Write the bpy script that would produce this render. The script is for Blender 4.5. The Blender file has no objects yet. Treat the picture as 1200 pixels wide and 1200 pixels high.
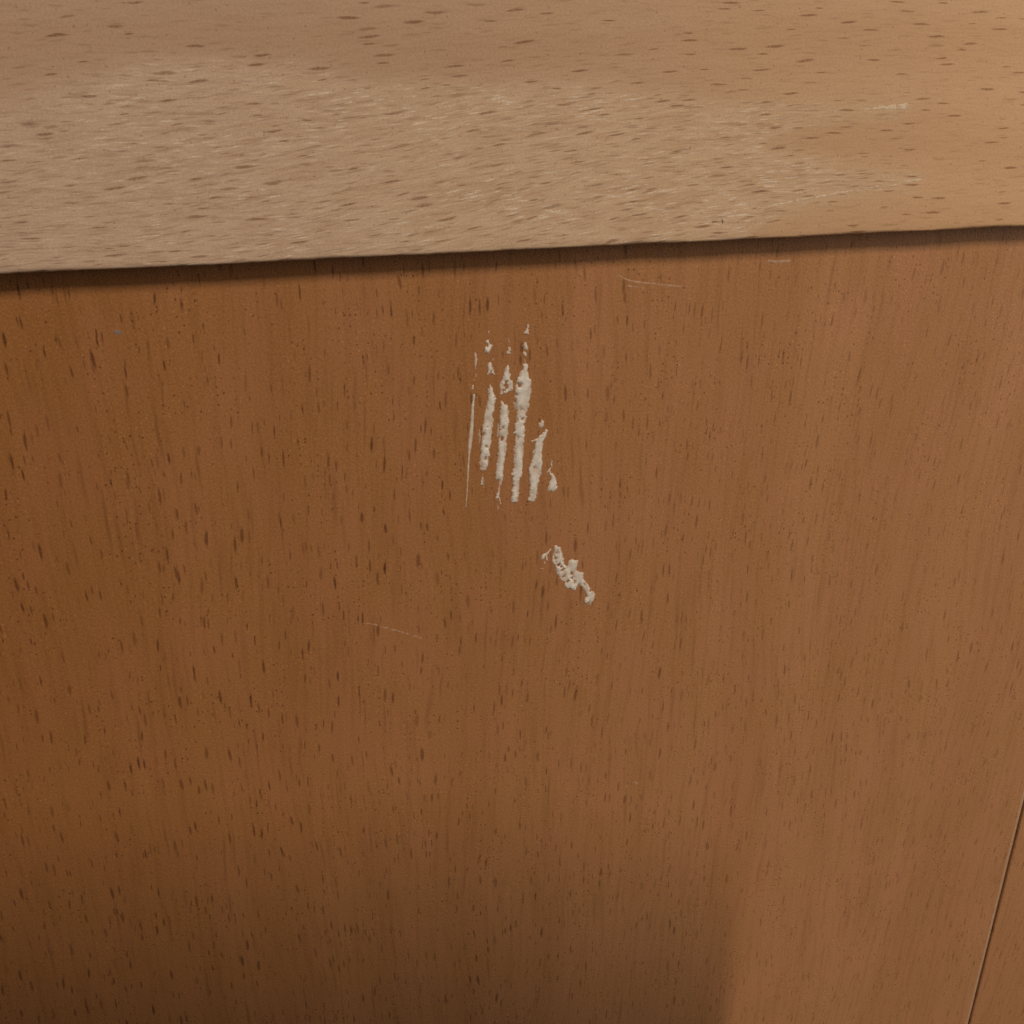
import bpy, math, random
from mathutils import Vector, Matrix, noise as mnoise
random.seed(7)
sc = bpy.context.scene
COL = sc.collection

# ------------------------------------------------------------------ camera
# pose solved from the two vanishing directions of the woodwork (X right, Z up, panel faces -Y)
F = 1300.0                                   # focal length, in 1/1200ths of the frame
DIST = 0.17                                  # lens to panel, metres
Xc = Vector((5142.0, -550.0, 1300.0)).normalized()      # world X in camera axes (right, down, forward)
Dc = Vector((-40.0, 2700.0, 1300.0))
Dc = (Dc - Xc * Dc.dot(Xc)).normalized()                # world down
Yc = Xc.cross(Dc).normalized()                          # into the panel
def c2w(v):
    return Vector((v.dot(Xc), v.dot(Yc), -v.dot(Dc)))
CAMPOS = -DIST * c2w(Vector((0, 0, 1)))
rx, ry, rz = c2w(Vector((1, 0, 0))), c2w(Vector((0, -1, 0))), c2w(Vector((0, 0, -1)))
cam = bpy.data.cameras.new('camera')
cam.sensor_width = 36.0
cam.lens = 36.0 * F / 1200.0
cam.clip_start = 0.002
cam.clip_end = 50.0
camo = bpy.data.objects.new('camera', cam)
COL.objects.link(camo)
M = Matrix((rx, ry, rz)).transposed().to_4x4()
M.translation = CAMPOS
camo.matrix_world = M
sc.camera = camo

def unproject(px, py, Y=0.0):
    """point of the plane y = Y that the photograph shows at (px, py)"""
    d = c2w(Vector((px - 600.0, py - 600.0, F)))
    t = (Y - CAMPOS.y) / d.y
    return CAMPOS + d * t

# ------------------------------------------------------------------ room light
w = bpy.data.worlds.new('World')
sc.world = w
w.use_nodes = True
bg = w.node_tree.nodes['Background']
bg.inputs[0].default_value = (1.0, 0.86, 0.72, 1)
bg.inputs[1].default_value = 0.085

LAMP_EL, LAMP_AZ, LAMP_D = math.radians(46), math.radians(-12), 1.5
ldir = Vector((math.sin(LAMP_AZ) * math.cos(LAMP_EL), -math.cos(LAMP_AZ) * math.cos(LAMP_EL), math.sin(LAMP_EL)))
la = bpy.data.lights.new('ceiling_lamp', 'AREA')
la.shape = 'RECTANGLE'
la.size = 0.022
la.size_y = 0.28
la.energy = 17.3
la.color = (1.0, 0.88, 0.74)
lo = bpy.data.objects.new('ceiling_lamp', la)
COL.objects.link(lo)
lo.location = ldir * LAMP_D
lo.rotation_euler = (-ldir).to_track_quat('-Z', 'Y').to_euler()

# added soft fill away to the right, replacing some of the even ambient
fdir = Vector((math.sin(math.radians(62)), -math.cos(math.radians(62)), 0.25)).normalized()
fl = bpy.data.lights.new('fill_light', 'AREA')
fl.shape = 'DISK'
fl.size = 0.45
fl.energy = 3.0
fl.color = (1.0, 0.91, 0.79)
fo = bpy.data.objects.new('fill_light', fl)
COL.objects.link(fo)
fo.location = fdir * 0.9
fo.rotation_euler = (-fdir).to_track_quat('-Z', 'Y').to_euler()

cy = sc.cycles
cy.use_denoising = False
cy.max_bounces = 4
cy.use_adaptive_sampling = True
cy.adaptive_threshold = 0.02
vs = sc.view_settings
vs.view_transform = 'Standard'
vs.look = 'None'
vs.exposure = -0.06
vs.gamma = 1.0
vs.use_curve_mapping = False

# ------------------------------------------------------------------ node helpers
class NT:
    def __init__(self, name):
        self.m = bpy.data.materials.new(name)
        self.m.use_nodes = True
        self.t = self.m.node_tree
        self.b = self.t.nodes['Principled BSDF']
    def n(self, typ, **kw):
        x = self.t.nodes.new(typ)
        for k, v in kw.items():
            setattr(x, k, v)
        return x
    def link(self, a, b):
        self.t.links.new(a, b)
    def put(self, sock, v):
        if isinstance(v, bpy.types.NodeSocket):
            self.link(v, sock)
        else:
            sock.default_value = v
    def math(self, op, a, b=0.0, c=0.0, clamp=False):
        x = self.n('ShaderNodeMath', operation=op, use_clamp=clamp)
        for i, v in enumerate((a, b, c)):
            self.put(x.inputs[i], v)
        return x.outputs[0]
    def step(self, v, lo, hi, to0=0.0, to1=1.0):
        x = self.n('ShaderNodeMapRange', interpolation_type='SMOOTHSTEP')
        for i, q in enumerate((v, lo, hi, to0, to1)):
            self.put(x.inputs[i], q)
        return x.outputs[0]
    def xyz(self, x, y, z):
        c = self.n('ShaderNodeCombineXYZ')
        for i, v in enumerate((x, y, z)):
            self.put(c.inputs[i], v)
        return c.outputs[0]
    def noise(self, vec, scale=1.0, detail=2.0, rough=0.5, dim='3D', dist=0.0):
        x = self.n('ShaderNodeTexNoise', noise_dimensions=dim)
        self.link(vec, x.inputs['Vector'])
        x.inputs['Scale'].default_value = scale
        x.inputs['Detail'].default_value = detail
        x.inputs['Roughness'].default_value = rough
        x.inputs['Distortion'].default_value = dist
        return x.outputs[0]
    def n2(self, u, v, su, sv, seed=0.0, detail=2.0, rough=0.5):
        """2D noise over (u * su, v * sv)"""
        return self.noise(self.xyz(self.math('MULTIPLY_ADD', u, su, seed), self.math('MULTIPLY_ADD', v, sv, seed * 1.37), 0.0), 1.0, detail, rough, '2D')
    def voronoi(self, vec, metric='MANHATTAN'):
        x = self.n('ShaderNodeTexVoronoi', voronoi_dimensions='2D', feature='F1', distance=metric)
        self.link(vec, x.inputs['Vector'])
        x.inputs['Scale'].default_value = 1.0
        return x.outputs['Distance'], x.outputs['Color']
    def dots(self, u, v, su, sv, rmax, keep, seed):
        d, c = self.voronoi(self.xyz(self.math('MULTIPLY_ADD', u, su, seed), self.math('MULTIPLY_ADD', v, sv, seed), 0.0), 'EUCLIDEAN')
        s = self.n('ShaderNodeSeparateColor')
        self.link(c, s.inputs[0])
        r = self.math('MAXIMUM', self.math('MULTIPLY', self.math('SUBTRACT', s.outputs[0], 1.0 - keep), rmax / keep), 0.0001)
        return self.step(self.math('DIVIDE', d, r), 1.0, 0.5)
    def mix(self, f, a, b, mode='MIX'):
        x = self.n('ShaderNodeMix', data_type='RGBA', blend_type=mode)
        self.put(x.inputs[0], f)
        self.put(x.inputs[6], a if isinstance(a, bpy.types.NodeSocket) else (*a, 1))
        self.put(x.inputs[7], b if isinstance(b, bpy.types.NodeSocket) else (*b, 1))
        return x.outputs[2]
    def bump(self, h, dist, strength=1.0, normal=None):
        x = self.n('ShaderNodeBump')
        x.inputs['Strength'].default_value = strength
        x.inputs['Distance'].default_value = dist
        self.link(h, x.inputs['Height'])
        if normal is not None:
            self.link(normal, x.inputs['Normal'])
        return x.outputs[0]
    def mm(self):
        """object coordinates in millimetres, split"""
        tc = self.n('ShaderNodeTexCoord')
        s = self.n('ShaderNodeSeparateXYZ')
        v = self.n('ShaderNodeVectorMath', operation='SCALE')
        self.link(tc.outputs['Object'], v.inputs[0])
        v.inputs['Scale'].default_value = 1000.0
        self.link(v.outputs[0], s.inputs[0])
        return v.outputs[0], s.outputs[0], s.outputs[1], s.outputs[2]
    def flecks(self, u, v, wid, length, rmax, seed, keep=0.4, soft=0.5):
        """ray flecks: spindles along v of nearly even size; returns mask 0..1"""
        vec = self.xyz(self.math('ADD', self.math('DIVIDE', u, wid), seed), self.math('ADD', self.math('DIVIDE', v, length), seed * 1.7), 0.0)
        d, c = self.voronoi(vec, 'EUCLIDEAN')
        s = self.n('ShaderNodeSeparateColor')
        self.link(c, s.inputs[0])
        r = self.math('MULTIPLY_ADD', s.outputs[2], rmax * 0.6, rmax * 0.4)
        m = self.step(self.math('DIVIDE', d, r), 1.0, soft)
        on = self.step(s.outputs[0], 1.0 - keep, 1.0 - keep * 0.35, 0.0, 1.0)
        return self.math('MULTIPLY', m, on)

# ------------------------------------------------------------------ materials
PANEL_L, PANEL_R = (0.262, 0.107, 0.031), (0.378, 0.180, 0.077)
LACQ_L, LACQ_R = (0.415, 0.268, 0.175), (0.560, 0.340, 0.180)
RAW_L, RAW_R = (0.462, 0.327, 0.232), (0.530, 0.362, 0.226)
def panel_material(name, xshift=0.0):
    t = NT(name)
    vec, X, Y, Z = t.mm()
    # grain wanders slowly as it runs up the sheet
    U = t.math('ADD', X, xshift)
    w1 = t.math('SUBTRACT', t.n2(U, Z, 0.03, 0.012, 5.0, 1.0), 0.5)
    w2 = t.math('SUBTRACT', t.n2(U, Z, 0.5, 0.13, 9.0, 2.0), 0.5)
    U = t.math('ADD', U, t.math('MULTIPLY', w1, 8.0))
    U = t.math('ADD', U, t.math('MULTIPLY', w2, 0.8))
    # tones: left deeper orange; right paler, pinker, with stronger light there painted in
    base = t.mix(t.step(X, -95.0, 85.0), PANEL_L, PANEL_R)
    bands = t.n2(U, Z, 0.10, 0.006, 3.1, 2.0)
    base = t.mix(t.step(bands, 0.3, 0.7), base, t.mix(1.0, base, (0.94, 0.92, 0.88), 'MULTIPLY'))
    fine = t.n2(U, Z, 1.1, 0.05, 7.7, 2.0, 0.6)
    base = t.mix(t.step(fine, 0.42, 0.78, 0.0, 0.5), base, t.mix(1.0, base, (0.80, 0.76, 0.70), 'MULTIPLY'))
    blot = t.n2(X, Z, 0.10, 0.055, 1.3, 2.0, 0.6)
    base = t.mix(t.step(blot, 0.35, 0.75, 0.0, 0.7), base, t.mix(1.0, base, (1.05, 1.0, 1.10), 'MULTIPLY'))
    # flecks, denser and darker on the left
    fa = t.flecks(U, Z, 1.18, 7.2, 0.26, 3.3, 0.60, 0.4)
    fb = t.flecks(U, Z, 1.0, 5.2, 0.26, 11.9, 0.42, 0.3)
    fc = t.flecks(U, Z, 1.5, 26.0, 0.30, 23.1, 0.6, 0.05)
    patch = t.step(t.n2(U, Z, 0.07, 0.02, 9.0, 1.0), 0.3, 0.65, 0.8, 1.0)
    chain = t.step(t.n2(U, Z, 0.42, 0.02, 61.0, 2.0), 0.38, 0.58, 0.62, 1.0)
    amt = t.math('MULTIPLY', t.math('MULTIPLY', t.step(X, -45.0, 75.0, 0.92, 0.56), patch), chain)
    sp = t.n2(X, Z, 3.6, 2.9, 2.0, 2.0, 0.7)
    brk = t.step(sp, 0.30, 0.50, 0.45, 1.0)
    f = t.math('MAXIMUM', fa, t.math('MAXIMUM', t.math('MULTIPLY', fb, 0.8), t.math('MULTIPLY', fc, 0.45)))
    f = t.math('MULTIPLY', t.math('MULTIPLY', f, amt), brk)
    col = t.mix(f, base, t.mix(1.0, base, (0.30, 0.235, 0.215), 'MULTIPLY'))
    # pin pores and lacquer speckle, in drifts
    drift = t.step(t.n2(X, Z, 0.12, 0.10, 31.0, 3.0, 0.6), 0.40, 0.62, 0.05, 1.0)
    pore = t.math('MULTIPLY', t.dots(X, Z, 1.25, 0.95, 0.25, 0.5, 4.0), drift)
    glint = t.math('MULTIPLY', t.dots(X, Z, 1.35, 1.2, 0.26, 0.5, 17.0), drift)
    col = t.mix(t.math('MULTIPLY', pore, 0.75), col, t.mix(1.0, col, (0.34, 0.28, 0.24), 'MULTIPLY'))
    col = t.mix(t.math('MULTIPLY', glint, 0.4), col, t.mix(1.0, col, (1.7, 1.75, 1.5), 'MULTIPLY'))
    sm = t.step(sp, 0.25, 0.75, 0.88, 1.12)
    col = t.mix(1.0, col, sm, 'MULTIPLY')
    t.link(col, t.b.inputs['Base Color'])
    t.put(t.b.inputs['Roughness'], t.step(blot, 0.3, 0.7, 0.42, 0.54))
    t.b.inputs['Specular IOR Level'].default_value = 0.35
    hb = t.n2(X, Z, 3.0, 1.9, 13.0, 2.0, 0.65)
    t.link(t.bump(hb, 0.00006, 0.7), t.b.inputs['Normal'])
    return t.m

def board_material(name):
    t = NT(name)
    vec, X, Y, Z = t.mm()
    at = t.n('ShaderNodeAttribute', attribute_name='wear')
    gr = t.n('ShaderNodeAttribute', attribute_name='grain_line')      # height across the grain, mm
    V = t.math('MULTIPLY', gr.outputs['Fac'], 1.0)
    w1 = t.math('SUBTRACT', t.n2(X, V, 0.055, 0.16, 5.0, 2.0, 0.5), 0.5)
    V = t.math('ADD', V, t.math('MULTIPLY', w1, 1.3))
    w2 = t.math('SUBTRACT', t.n2(X, V, 0.45, 0.9, 15.0, 2.0, 0.5), 0.5)
    V = t.math('ADD', V, t.math('MULTIPLY', w2, 0.28))
    fib = t.n2(X, V, 0.16, 2.0, 1.0, 3.0, 0.7)
    fib2 = t.n2(X, V, 0.50, 4.0, 4.0, 2.0, 0.6)
    mott = t.n2(X, V, 0.13, 0.5, 2.0, 4.0, 0.7)
    grit = t.n2(X, Z, 3.3, 3.6, 21.0, 2.0, 0.7)
    # wear outline frayed along the fibres
    wv = t.math('ADD', at.outputs['Fac'], t.math('MULTIPLY', t.math('SUBTRACT', fib, 0.5), 0.9))
    wv = t.math('ADD', wv, t.math('MULTIPLY', t.math('SUBTRACT', mott, 0.5), 0.9))
    wear = t.step(wv, 0.15, 0.90)
    lacq = t.mix(t.step(X, -40.0, 110.0), LACQ_L, LACQ_R)
    tone = t.n2(X, V, 0.014, 0.13, 6.0, 3.0)
    lacq = t.mix(t.step(tone, 0.35, 0.7), lacq, t.mix(1.0, lacq, (0.95, 0.925, 0.90), 'MULTIPLY'))
    lacq = t.mix(t.step(fib, 0.4, 0.75, 0.0, 0.4), lacq, t.mix(1.0, lacq, (0.85, 0.8, 0.74), 'MULTIPLY'))
    raw = t.mix(t.step(X, -80.0, 60.0), RAW_L, RAW_R)
    raw = t.mix(t.step(mott, 0.36, 0.68), raw, t.mix(1.0, raw, (0.92, 0.88, 0.85), 'MULTIPLY'))
    raw = t.mix(t.step(fib, 0.50, 0.76, 0.0, 0.75), raw, t.mix(1.0, raw, (0.72, 0.65, 0.60), 'MULTIPLY'))
    # bruised bright fibres, in patches
    br = t.step(t.n2(X, V, 0.07, 0.16, 8.0, 3.0, 0.6), 0.42, 0.62)
    fp = t.flecks(V, X, 0.7, 6.0, 0.30, 41.0, 0.9, 0.1)
    fq = t.flecks(V, X, 0.42, 4.0, 0.34, 57.0, 0.9, 0.1)
    brm = t.math('MULTIPLY', t.math('MAXIMUM', fp, fq), t.math('MULTIPLY_ADD', br, 0.60, 0.32))
    cen = t.math('MULTIPLY', t.step(X, -75.0, -15.0, 0.45, 1.0), t.step(Z, 68.0, 50.0, 0.7, 1.0))
    brm = t.math('MULTIPLY', brm, cen)
    brm = t.math('MULTIPLY', brm, t.step(grit, 0.3, 0.5, 0.4, 1.0))
    raw = t.mix(t.math('MULTIPLY', brm, 0.80), raw, (0.69, 0.58, 0.47))
    col = t.mix(wear, lacq, raw)
    fa = t.flecks(V, X, 1.0, 8.0, 0.235, 5.5, 0.75, 0.4)
    fb = t.flecks(V, X, 0.62, 5.5, 0.29, 17.2, 1.0, 0.15)
    fd = t.flecks(V, X, 0.42, 7.5, 0.32, 71.0, 1.0, 0.1)
    brk = t.step(grit, 0.30, 0.52, 0.35, 1.0)
    f = t.math('MULTIPLY', t.math('MAXIMUM', fa, t.math('MAXIMUM', t.math('MULTIPLY', fb, t.math('MULTIPLY_ADD', wear, 0.35, 0.40)), t.math('MULTIPLY', fd, t.math('MULTIPLY_ADD', wear, 0.22, 0.12)))), brk)
    col = t.mix(t.math('MULTIPLY', f, 0.95), col, t.mix(1.0, col, (0.50, 0.395, 0.33), 'MULTIPLY'))
    pore = t.dots(X, Z, 0.7, 0.8, 0.13, 0.5, 4.0)
    col = t.mix(t.math('MULTIPLY', pore, 0.5), col, t.mix(1.0, col, (0.5, 0.45, 0.4), 'MULTIPLY'))
    col = t.mix(1.0, col, t.step(grit, 0.25, 0.75, 0.92, 1.08), 'MULTIPLY')
    t.link(col, t.b.inputs['Base Color'])
    t.put(t.b.inputs['Roughness'], t.step(wear, 0.0, 1.0, 0.45, 0.8))
    t.b.inputs['Specular IOR Level'].default_value = 0.3
    hb = t.math('ADD', t.n2(X, V, 0.30, 2.2, 44.0, 2.0, 0.55), t.math('MULTIPLY', t.n2(X, V, 0.22, 1.1, 45.0, 2.0, 0.6), 1.5))
    hb = t.math('MULTIPLY', hb, t.math('MULTIPLY_ADD', at.outputs['Fac'], 0.8, 0.2))
    t.link(t.bump(hb, 0.00007, 0.5), t.b.inputs['Normal'])
    return t.m

def paint_material():
    t = NT('dried_white_paint')
    vec, X, Y, Z = t.mm()
    a = t.noise(vec, 1.1, 3.0, 0.6)
    b = t.noise(vec, 4.0, 2.0, 0.6)
    thick = t.n('ShaderNodeAttribute', attribute_name='thick')
    c = t.mix(t.step(a, 0.35, 0.68), (0.66, 0.61, 0.54), (0.55, 0.495, 0.425))
    c = t.mix(t.step(b, 0.56, 0.76, 0.0, 0.5), c, (0.36, 0.27, 0.22))
    c = t.mix(t.step(thick.outputs['Fac'], 0.55, 0.0, 0.0, 0.75), c, (0.42, 0.27, 0.18))    # thin film lets the wood through
    t.link(c, t.b.inputs['Base Color'])
    t.b.inputs['Roughness'].default_value = 0.42
    t.b.inputs['Specular IOR Level'].default_value = 0.4
    t.link(t.bump(t.math('ADD', a, t.math('MULTIPLY', b, 0.5)), 0.00009, 0.6), t.b.inputs['Normal'])
    return t.m

def scratch_material(name, col):
    t = NT(name)
    vec, X, Y, Z = t.mm()
    a = t.noise(vec, 1.6, 3.0, 0.7)
    t.link(t.mix(t.step(a, 0.35, 0.7), col, tuple(q * 0.7 for q in col)), t.b.inputs['Base Color'])
    t.b.inputs['Roughness'].default_value = 0.6
    return t.m

def flat_material(name, col, rough, metal=0.0):
    t = NT(name)
    vec, X, Y, Z = t.mm()
    a = t.noise(vec, 0.6, 3.0, 0.6)
    t.link(t.mix(a, col, tuple(q * 0.8 for q in col)), t.b.inputs['Base Color'])
    t.b.inputs['Roughness'].default_value = rough
    t.b.inputs['Metallic'].default_value = metal
    return t.m

M_PANEL = panel_material('lacquered_beech_veneer')
M_EDGE = scratch_material('veneer_edge_highlight', (0.46, 0.27, 0.16))  # paler colour paints the highlight along the seam's rounded edge
M_SIDE = panel_material('lacquered_beech_veneer_neighbour', 140.0)
M_BOARD = board_material('worn_solid_beech')
M_PAINT = paint_material()
M_FILM = scratch_material('thin_paint_film', (0.44, 0.31, 0.225))
M_SCRATCH = scratch_material('scraped_lacquer', (0.42, 0.24, 0.14))

def mesh_obj(name, verts, faces, mat, parent=None, smooth=False):
    me = bpy.data.meshes.new(name)
    me.from_pydata([tuple(v) for v in verts], [], faces)
    me.update()
    me.materials.append(mat)
    if smooth:
        for p in me.polygons:
            p.use_smooth = True
    o = bpy.data.objects.new(name, me)
    COL.objects.link(o)
    o.parent = parent
    return o

# ------------------------------------------------------------------ the cabinet front
STEP = 0.0035                                   # board stands this far proud of the panel
edge_z = unproject(600, 294, -STEP).z           # lower edge of the board
root = bpy.data.objects.new('wooden_cabinet', None)
root.empty_display_size = 0.02
COL.objects.link(root)
root['label'] = 'brown beech cabinet front with worn pale top board and paint-smeared panel'
root['category'] = 'cabinet'

gx = 0.5 * (unproject(1200, 940).x + unproject(1135, 1200).x)
gtop, gbot = unproject(1200, 940).x, unproject(1135, 1200).x
ZB = -0.20
XL, XR = -0.19, 0.21
BT = 0.075                                       # board reach above its lower edge

def groove_x(z):
    z0, z1 = unproject(1200, 940).z, unproject(1135, 1200).z
    return gtop + (gbot - gtop) * (z - z0) / (z1 - z0)

def slab_with_round(name, mat, parent, xa, xb, za, zb, y0, depth, r, sides):
    """a sheet whose face lies at y0, with a small rounding on the sides named; xa/xb are functions of z"""
    nz = 60
    prof = [(r + 0.0004, y0)]                   # (offset inwards from left/right edge, y)
    k = 5
    for i in range(k + 1):
        a = math.pi / 2 * i / k
        prof.append((r * (1 - math.sin(a)), y0 + r * (1 - math.cos(a))))
    # prof[0] = face end (inset r), prof[k] = side end
    verts, faces = [], []
    row = None
    for j in range(nz + 1):
        z = za + (zb - za) * j / nz
        jl = mnoise.noise(Vector((z * 300, 1.0, xa(z) * 50))) * 0.00006
        jr = mnoise.noise(Vector((z * 300, 4.0, 2.0))) * 0.00006
        left = [(xa(z) + jl, y0 + depth)] + [(xa(z) + jl + p[0], p[1]) for p in reversed(prof)]
        right = [(xb(z) + jr - p[0], p[1]) for p in prof] + [(xb(z) + jr, y0 + depth)]
        ring = left + right
        base = len(verts)
        verts += [(x, y, z) for x, y in ring]
        n = len(ring)
        if row is not None:
            for i in range(n):
                faces.append((row + i, row + (i + 1) % n, base + (i + 1) % n, base + i))
        else:
            faces.append(tuple(range(base, base + n)))
        row = base
    faces.append(tuple(reversed(range(row, row + n))))
    o = mesh_obj(name, verts, [tuple(reversed(f)) for f in faces], mat, parent)
    return o

GAP = 0.00065
panel = slab_with_round('front_panel', M_PANEL, root, lambda z: XL, lambda z: groove_x(z), ZB, edge_z + 0.03, 0.0, 0.016, 0.00045, 'r')
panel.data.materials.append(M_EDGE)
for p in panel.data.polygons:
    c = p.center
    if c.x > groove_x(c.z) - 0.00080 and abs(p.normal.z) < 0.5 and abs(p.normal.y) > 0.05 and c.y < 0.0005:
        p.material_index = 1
panel['label'] = 'varnished brown front panel with vertical grain and white paint marks'
side = slab_with_round('side_panel', M_SIDE, root, lambda z: groove_x(z) + GAP, lambda z: XR, ZB, edge_z + 0.03, 0.0001, 0.0159, 0.0003, 'l')
side['label'] = 'slightly recessed strip of brown wood beyond the narrow joint'

# ---- top board: gridded face so that wear and grain can be stored on it
WEAR = [(-200, 150), (0, 118), (90, 92), (190, 66), (300, 74), (420, 92), (560, 98), (690, 92), (770, 108), (850, 118), (950, 121),
        (1064, 124), (1060, 133), (960, 146), (900, 168), (960, 182), (990, 196), (1080, 205), (1078, 216), (1010, 228), (930, 250), (880, 268),
        (860, 330), (-200, 400)]
WEAR = [(p.x, p.z) for p in (unproject(x, y, -STEP) for x, y in WEAR)]
def sdist(poly, x, z):
    """signed distance, positive inside"""
    inside = False
    best = 1e9
    n = len(poly)
    for i in range(n):
        x1, z1 = poly[i]
        x2, z2 = poly[(i + 1) % n]
        if (z1 > z) != (z2 > z) and x < (x2 - x1) * (z - z1) / (z2 - z1) + x1:
            inside = not inside
        dx, dz = x2 - x1, z2 - z1
        l2 = dx * dx + dz * dz
        q = 0 if l2 == 0 else max(0, min(1, ((x - x1) * dx + (z - z1) * dz) / l2))
        d = (x - x1 - q * dx) ** 2 + (z - z1 - q * dz) ** 2
        best = min(best, d)
    best = math.sqrt(best)
    return best if inside else -best

def build_board():
    nx, nzv = 420, 90
    verts, wear, grain = [], [], []
    r = 0.0005
    rows = []
    # rows from back of the underside, round the arris, up the face, over the top
    rows.append(('under', 0.018))
    rows.append(('under', 0.002))
    for i in range(6):
        rows.append(('arc', i / 5))
    for j in range(1, nzv + 1):
        rows.append(('face', j / nzv))
    rows.append(('top', 0.018))
    for kind, q in rows:
        for i in range(nx + 1):
            x = XL + (XR - XL) * i / nx
            # worn arris: uneven rounding and little dents
            n1 = mnoise.noise(Vector((x * 60, 3.0, 0))) * 0.00008 + mnoise.noise(Vector((x * 260, 8.0, 0))) * 0.00008 + mnoise.noise(Vector((x * 800, 5.0, 0))) * 0.00006
            rr = r * (1.0 + 0.5 * mnoise.noise(Vector((x * 90, 0.0, 4.0))))
            z0 = edge_z + n1
            if kind == 'under':
                y, z = -STEP + q, z0
            elif kind == 'arc':
                a = math.pi / 2 * q
                y, z = -STEP + rr * (1 - math.sin(a)), z0 + rr * (1 - math.cos(a))
            elif kind == 'face':
                z = z0 + rr + (BT - rr) * q
                y = -STEP
            else:
                y, z = -STEP + q, z0 + BT
            verts.append((x, y, z))
            sd = sdist(WEAR, x, z)
            wear.append(max(0.0, min(1.0, 0.5 + sd / 0.0045)))
            # the grain climbs to the right low on the board, and levels out towards the top and the left
            u = (x - 0.0) * 1000
            hh = (z - edge_z) * 1000
            k = 0.16 * math.exp(-((hh - 6) / 22.0) ** 2)
            grain.append((z * 1000) - k * 38.0 * math.tanh((u + 5) / 38.0) + 0.0005 * (u + 40) ** 2 * math.exp(-(hh / 30.0) ** 2) * 0.3)
    n = nx + 1
    faces = []
    for j in range(len(rows) - 1):
        for i in range(nx):
            a = j * n + i
            faces.append((a, a + 1, a + n + 1, a + n))
    R = len(rows)
    faces.append(tuple((R - 1) * n + i for i in range(nx + 1)) + tuple(i for i in range(nx, -1, -1)))
    faces.append(tuple(j * n for j in range(R - 1, -1, -1)))
    faces.append(tuple(j * n + nx for j in range(R)))
    o = mesh_obj('top_board', verts, faces, M_BOARD, root)
    for p in o.data.polygons[:-3]:
        p.use_smooth = True
    for nm, data in (('wear', wear), ('grain_line', grain)):
        at = o.data.attributes.new(nm, 'FLOAT', 'POINT')
        at.data.foreach_set('value', data)
    o['label'] = 'pale worn beech board with horizontal grain and rubbed-off varnish'
    return o
board = build_board()

# ------------------------------------------------------------------ dried paint: low relief, cut off by the panel surface
def seg_d(x, z, x1, z1, x2, z2):
    dx, dz = x2 - x1, z2 - z1
    l2 = dx * dx + dz * dz
    q = 0 if l2 == 0 else max(0, min(1, ((x - x1) * dx + (z - z1) * dz) / l2))
    return math.hypot(x - x1 - q * dx, z - z1 - q * dz), q

def paint(name, label, strokes, polys=(), holes=(), seed=0, thick=0.00042, mat=None, rag=0.00022, pit=0.66, cell=0.00011, wide=1.0, y0=0.0, parent=None):
    """strokes: lists of (px, py, half width in px); the marks are traced in the photograph and laid on the panel"""
    mat = mat or M_PAINT
    pxs = 0.000131 * wide
    S = []
    for s in strokes:
        pts = [(unproject(x, y, y0), w_ * pxs) for x, y, w_ in s]
        S.append([(p.x, p.z, w_) for p, w_ in pts])
    P = [[(p.x, p.z) for p in (unproject(x, y, y0) for x, y in q)] for q in polys]
    H = []
    for x, y, r in holes:
        p = unproject(x, y, y0)
        H.append((p.x, p.z, r * pxs * 0.9))
    allp = [(x, z) for s in S for x, z, _ in s] + [q for p in P for q in p]
    mg = 0.0012
    x0, x1 = min(p[0] for p in allp) - mg, max(p[0] for p in allp) + mg
    z0, z1 = min(p[1] for p in allp) - mg, max(p[1] for p in allp) + mg
    nx, nz = int((x1 - x0) / cell) + 1, int((z1 - z0) / cell) + 1
    idx, verts, th = {}, [], []
    for j in range(nz + 1):
        for i in range(nx + 1):
            x, z = x0 + i * cell, z0 + j * cell
            d = -1.0
            for s in S:
                for a, b in zip(s, s[1:]):
                    dd, q = seg_d(x, z, a[0], a[1], b[0], b[1])
                    d = max(d, a[2] + (b[2] - a[2]) * q - dd)
            for p in P:
                d = max(d, sdist(p, x, z))
            if d < -0.0009:
                continue
            v = Vector((x * 2600, z * 1500, seed * 7.3))
            d += rag * mnoise.noise(v) + rag * 0.7 * mnoise.noise(v * 2.7)
            for hx, hz, hr in H:
                dd = math.hypot(x - hx + 0.00025 * mnoise.noise(v * 1.1), (z - hz) * 0.8 + 0.00025 * mnoise.noise(v * 1.3 + Vector((9, 0, 0)))) - hr * (0.85 + 0.9 * mnoise.noise(v * 1.5))
                d = min(d, dd)
            # flattened bead: steep rim, slack uneven middle
            if d > 0:
                h = 0.72 * thick * (1 - math.exp(-d / 0.00022))
                h *= 0.75 + 0.55 * mnoise.noise(Vector((x * 900, z * 500, seed * 3.1 + 2)))
                pt = mnoise.noise(Vector((x * 1900, z * 1300, seed * 5.0 + 9)))
                if pt > pit:
                    h -= thick * 4.0 * (pt - pit)
            else:
                h = d * 1.2
            h = max(h, -0.0006)
            idx[(i, j)] = len(verts)
            verts.append((x, y0 - h, z))
            th.append(max(0.0, h) / thick)
    faces = []
    for (i, j), a in idx.items():
        q = (a, idx.get((i + 1, j)), idx.get((i + 1, j + 1)), idx.get((i, j + 1)))
        if None in q:
            continue
        if max(y0 - verts[k][1] for k in q) < -0.0002:
            continue
        faces.append(q)
    used = sorted({k for f in faces for k in f})
    rem = {k: n for n, k in enumerate(used)}
    verts = [verts[k] for k in used]
    th = [th[k] for k in used]
    o = mesh_obj(name, verts, [tuple(rem[k] for k in f) for f in faces], mat, parent or panel, True)
    at = o.data.attributes.new('thick', 'FLOAT', 'POINT')
    at.data.foreach_set('value', th)
    o['label'] = label
    return o

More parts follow.
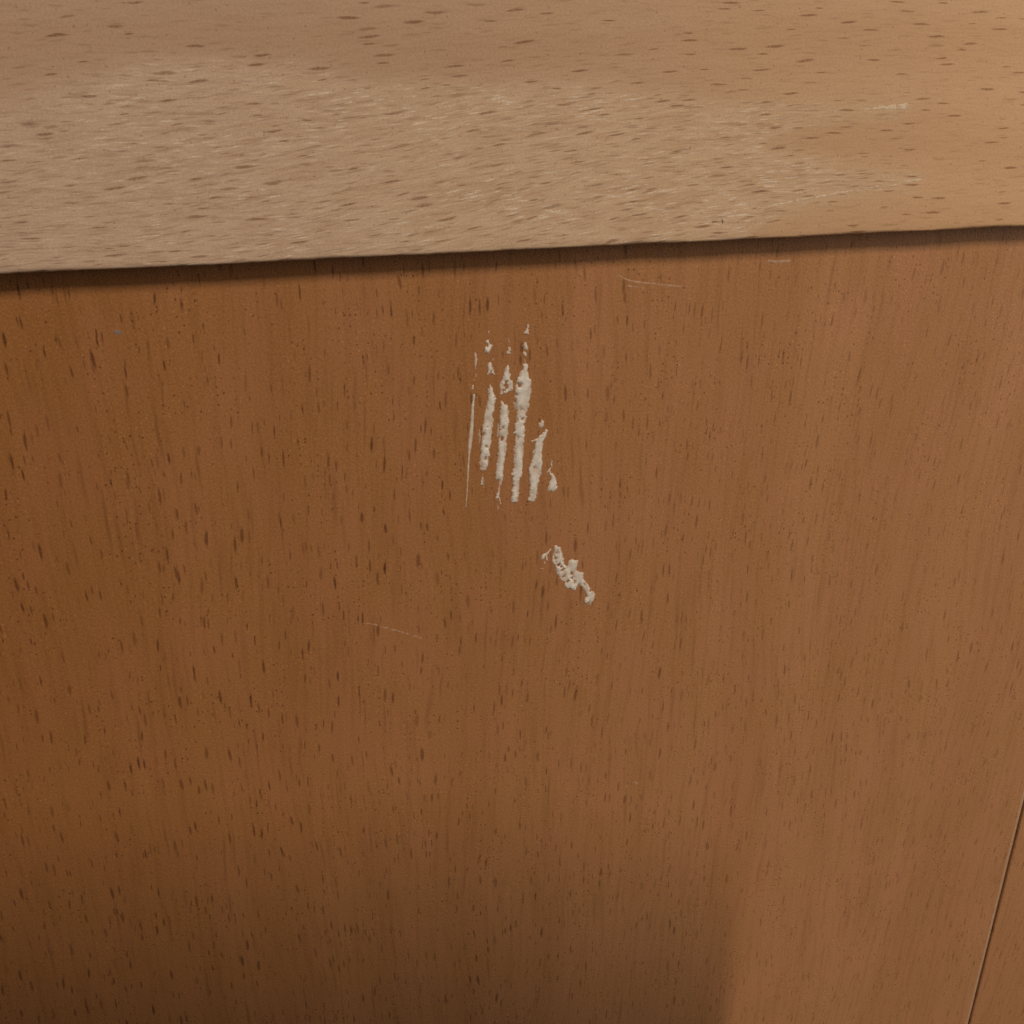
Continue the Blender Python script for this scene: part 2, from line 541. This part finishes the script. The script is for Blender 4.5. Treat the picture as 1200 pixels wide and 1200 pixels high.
paint('paint_streak', 'hair-thin white paint line, leftmost of the streaks',
      [[(555.5, 463, 1.2), (554, 478, 1.6), (553, 500, 2.2), (551, 520, 2.2), (549.5, 535, 1.2), (548.5, 555, 1.0), (547.5, 575, 0.7), (546, 594, 0.5)],
       [(557, 414, 0.8), (558, 422, 1.6), (557, 432, 0.5)], [(554.5, 452, 1.2), (554, 456, 1.0)]],
      seed=1, thick=0.00028, rag=0.00007, pit=0.8, cell=0.00008)
paint('paint_streak', 'second white paint streak from the left, broken into flakes at its top',
      [[(574, 450, 0.6), (575, 458, 2.5), (576, 468, 4.6), (573, 485, 5.0), (571, 500, 6.0), (570, 515, 5.6), (568.5, 530, 5.0), (567, 543, 5.2), (566.5, 548, 4.0)],
       [(571, 400, 1.6), (572.5, 406, 3.2), (571.5, 412, 2.6)], [(574, 392, 0.8), (573, 389, 0.6)],
       [(573, 426, 2.0), (575, 432, 2.4), (572, 438, 1.3)], [(576, 433, 1.4), (579, 439, 1.0)], [(565, 559, 0.5), (564.5, 567, 0.7)]],
      holes=[(566, 508, 1.6), (570, 523, 1.2), (564.5, 546, 1.8), (569, 537, 1.0), (571, 404, 1.2)], seed=2)
paint('paint_streak', 'third white paint streak, pierced by an oval bare spot near its tip',
      [[(595, 427, 1.0), (594, 434, 2.4), (593.5, 443, 4.6), (593, 452, 5.6)],
       [(599, 448, 2.2), (598.5, 455, 2.4), (592, 460, 2.2)], [(589, 448, 2.2), (588, 455, 2.0), (587.5, 461, 1.6)],
       [(587.5, 471, 1.4), (591, 478, 4.8), (591, 490, 5.2), (590.5, 502, 5.2), (589.5, 515, 5.0), (588.5, 528, 4.6), (586.5, 545, 4.4), (585, 558, 4.6), (587, 562, 3.0)],
       [(587, 564, 1.0), (585, 574, 1.2), (582.5, 583, 2.0)], [(585, 583, 0.6), (587, 592, 0.8)],
       [(595, 405, 1.0), (597, 410, 1.6), (595, 414, 1.4), (598, 414, 1.2)]],
      holes=[(593, 452, 3.4), (588, 513, 2.0), (586, 503, 1.2), (589, 500, 1.0)], seed=3)
paint('paint_streak', 'longest and widest white paint streak, fourth from the left',
      [[(616, 428, 2.4), (615, 434, 3.0), (614, 440, 5.4), (613.5, 448, 8.6), (613.5, 456, 9.2), (613, 466, 8.6), (612, 476, 7.8), (611, 484, 6.2), (611, 492, 5.6),
        (609.5, 502, 6.2), (609, 512, 5.6), (608.5, 525, 5.4), (607.5, 540, 5.6), (606.5, 553, 5.6), (604.5, 566, 4.2), (603.5, 578, 4.2), (602.5, 586, 4.2)],
       [(604, 507, 2.4), (608, 503, 3.0)], [(602, 543, 1.0), (606, 540, 1.4)], [(601.5, 556, 2.0), (604, 553, 3.0)], [(600, 589, 1.2), (601.5, 585, 3.0)],
       [(619, 379, 0.5), (618, 385, 1.4), (617, 389.5, 2.8)], [(615, 404, 2.4), (617, 408, 2.2)], [(614.5, 414, 2.2), (615, 416, 1.6)]],
      holes=[(609, 451, 1.8), (610, 480, 1.0), (612, 491, 1.4), (615, 497, 1.6), (607, 513, 1.4), (615.5, 411, 1.2)], seed=4, thick=0.0005)
paint('paint_streak', 'fifth white paint streak with a forked upper end',
      [[(634, 498, 3.2), (636, 494, 1.6)], [(640, 505, 2.2), (636, 512, 4.2), (632, 518, 5.0), (630.5, 530, 5.4), (629.5, 540, 6.6), (627, 549, 7.6), (627, 557, 6.6), (626, 567, 4.8), (625.5, 578, 4.6), (624.5, 584, 4.6)],
       [(624, 517, 1.2), (629, 515, 2.0)], [(619.5, 586, 1.4), (622, 583, 2.6)]],
      holes=[(635, 503, 1.3), (628, 587.5, 1.4), (626, 549.5, 0.8)], seed=5, thick=0.0005)
paint('paint_streak', 'short white paint dab with a curled thread on top, rightmost streak',
      [[(647, 540, 0.6), (646, 547, 0.9), (643, 552, 1.3), (641, 554, 1.2)], [(644, 553, 1.0), (648, 558, 2.0), (648.5, 565, 4.6), (647.5, 571, 6.0), (645, 573, 4.0)]],
      holes=[(645, 561, 1.0)], seed=6)
paint('paint_splotch', 'slanting crusty white paint splotch below the streaks, pitted with bare spots',
      [[(690, 682, 4.0), (694, 695, 3.4)], [(676, 676, 5.0), (684, 685, 3.6), (690, 693, 4.6), (693, 698, 5.0), (690, 703, 6.0)], [(692, 706, 2.0), (691.5, 709, 1.2)]][1:],
      polys=[[(650, 638), (657, 642), (660, 652), (661, 661), (665, 664), (666, 658), (670, 656), (678, 656), (677, 663), (675, 669), (683, 671), (684, 676), (681, 682), (676, 687), (674, 692), (668, 690),
              (662, 689), (661, 683), (656, 678), (652, 671), (651, 663), (646.5, 659), (648, 651), (649.5, 645)]],
      holes=[(653, 647, 1.2), (650.5, 655, 1.5), (654.5, 662, 1.6), (659, 668, 1.6), (661, 675, 1.4), (670, 672, 1.6), (670.5, 677, 1.2), (665, 681, 1.8), (658, 664, 1.0), (673, 682, 1.0), (690, 706, 1.4)], seed=7, pit=0.5)
paint('paint_splotch', 'tiny faint white paint fleck beside the splotch',
      [[(645, 644, 0.9), (641, 649, 1.6), (637, 651, 2.4), (636, 654, 2.2)], [(640, 651, 1.0), (641, 656, 1.2)], [(638, 658, 0.6), (638.5, 661, 0.7)], [(633, 666, 0.5), (637, 666, 0.5)]],
      seed=8, thick=0.0002, rag=0.0001, cell=0.00008)
for label, pts, sd in (
        ('faint thin paint film left of the wide streak', [[(604, 462, 1.0), (603, 470, 1.8), (604, 480, 1.0)], [(606, 488, 0.6), (605, 494, 0.9)]], 21),
        ('faint thin paint film beside the third streak', [[(584, 497, 1.0), (583.5, 508, 1.6), (584, 516, 0.8)], [(581, 585, 0.4), (584, 597, 0.6)]], 22),
        ('faint thin paint film beside the second streak', [[(561, 500, 0.5), (562.5, 512, 1.3), (562, 520, 0.6)], [(566, 556, 0.5), (567, 571, 0.6)]], 23),
        ('faint paint dust above the streaks', [[(594, 394, 0.4), (597, 401, 0.9)], [(577, 418, 0.7), (578, 422, 0.5)], [(598, 421, 0.6), (597, 424, 0.5)], [(614, 421, 0.5), (616, 424, 0.7)], [(558, 439, 0.5), (556, 446, 0.4)]], 24)):
    paint('paint_residue', label, pts, seed=sd, mat=M_FILM, thick=0.00009, rag=0.00012, pit=0.3, cell=0.00009)
# scratches and specks in the lacquer
M_SPECK = scratch_material('grey_speck', (0.20, 0.15, 0.13))
def scratch(label, pts, seed, mat=M_SCRATCH):
    return paint('scratch', label, pts, seed=seed, thick=0.00006, rag=0.00010, pit=0.25, mat=mat, cell=0.00009, wide=1.35)
scratch('fine slanting scratch in the varnish left of the splotch', [[(420, 730, 0.3), (438, 731.5, 0.8), (452, 736, 0.8), (468, 740, 0.9), (488, 746, 1.0), (497, 749, 0.4)]], 11)
scratch('faint long scratch under the board right of the streaks', [[(722, 322, 0.4), (740, 330, 1.2), (760, 332, 0.9), (785, 335, 0.9), (806, 336, 0.4)], [(735, 335, 0.8), (755, 338, 0.6)]], 12)
scratch('short pale nick just below the board edge', [[(900, 306, 0.9), (912, 307, 1.7), (925, 306, 1.2)]], 13)
scratch('tiny pale speck low on the panel', [[(744, 917, 1.2), (747, 918.5, 1.3)]], 14)
scratch('tiny grey speck near the top left of the panel', [[(137, 389, 1.9), (140, 390, 1.6)]], 15, M_SPECK)

# bruises and nicks on the board
M_NICK = scratch_material('bruised_wood', (0.16, 0.085, 0.05))
M_PALE = scratch_material('crushed_pale_fibre', (0.62, 0.46, 0.31))
def nick(label, pts, seed, mat):
    return paint('nick', label, pts, seed=seed, thick=0.00005, rag=0.00012, pit=0.3, mat=mat, cell=0.0001, y0=-STEP, parent=board)
nick('small dark hooked nick close to the lower edge of the board', [[(846, 257, 1.0), (847, 261, 0.9), (845, 264, 0.6)], [(830, 261, 0.4), (842, 259, 0.7)]], 31, M_NICK)
nick('tiny dark upright nick in the middle of the board', [[(809, 173, 0.7), (807, 180, 0.8)]], 32, M_NICK)
nick('pale frayed tip of the rubbed patch, upper one', [[(1010, 128, 0.5), (1040, 126, 2.2), (1062, 124.5, 3.4)]], 33, M_PALE)
nick('pale frayed tip of the rubbed patch, lower one', [[(1040, 219, 0.6), (1062, 213, 1.0), (1078, 210.5, 1.6)]], 34, M_PALE)
nick('long pale fibre streak low on the board', [[(880, 246, 0.5), (930, 236, 1.4), (980, 227, 1.3), (1030, 218, 0.6)]], 35, M_PALE)

# ------------------------------------------------------------------ the phone that takes the picture; it stands behind the lens and shades the panel's foot
def build_phone():
    ph = bpy.data.objects.new('smartphone', None)
    ph.empty_display_size = 0.02
    COL.objects.link(ph)
    ph['label'] = 'dark smartphone held sideways before the panel, shading its foot'
    ph['category'] = 'phone'
    fwd, up, right = -rz, ry, rx
    def rbox(name, cx, cz, hw, hh, hd, off, r, mat):
        # rounded slab in phone axes: a along right, b along up, c along fwd
        ring = []
        for qx, qz, a0 in ((1, 1, 0), (-1, 1, 90), (-1, -1, 180), (1, -1, 270)):
            for k in range(9):
                a = math.radians(a0 + 90 * k / 8)
                ring.append((cx + qx * (hw - r) + r * math.cos(a), cz + qz * (hh - r) + r * math.sin(a), math.cos(a), math.sin(a)))
        n = len(ring)
        lv = [(-hd, 0.0012), (-hd + 0.0012, 0.0), (hd - 0.0012, 0.0), (hd, 0.0012)]
        verts, faces = [], []
        for c, ins in lv:
            for a, b, na, nb in ring:
                p = CAMPOS + right * (a - ins * na) + up * (b - ins * nb) + fwd * (off + c)
                verts.append(p)
        for j in range(3):
            for i in range(n):
                faces.append((j * n + i, j * n + (i + 1) % n, (j + 1) * n + (i + 1) % n, (j + 1) * n + i))
        faces.append(tuple(reversed(range(n))))
        faces.append(tuple(range(3 * n, 4 * n)))
        return mesh_obj(name, verts, faces, mat, ph)
    mb = flat_material('phone_body', (0.03, 0.03, 0.035), 0.4)
    mg = flat_material('phone_glass', (0.01, 0.01, 0.012), 0.15)
    rbox('body', PH_CX, PH_CZ, 0.080, 0.038, 0.0042, -0.014, 0.016, mb)
    rbox('camera_bump', 0.004, 0.0, 0.018, 0.012, 0.0013, -0.0082, 0.006, mg)
PH_CX, PH_CZ = -0.029, -0.0275
build_phone()
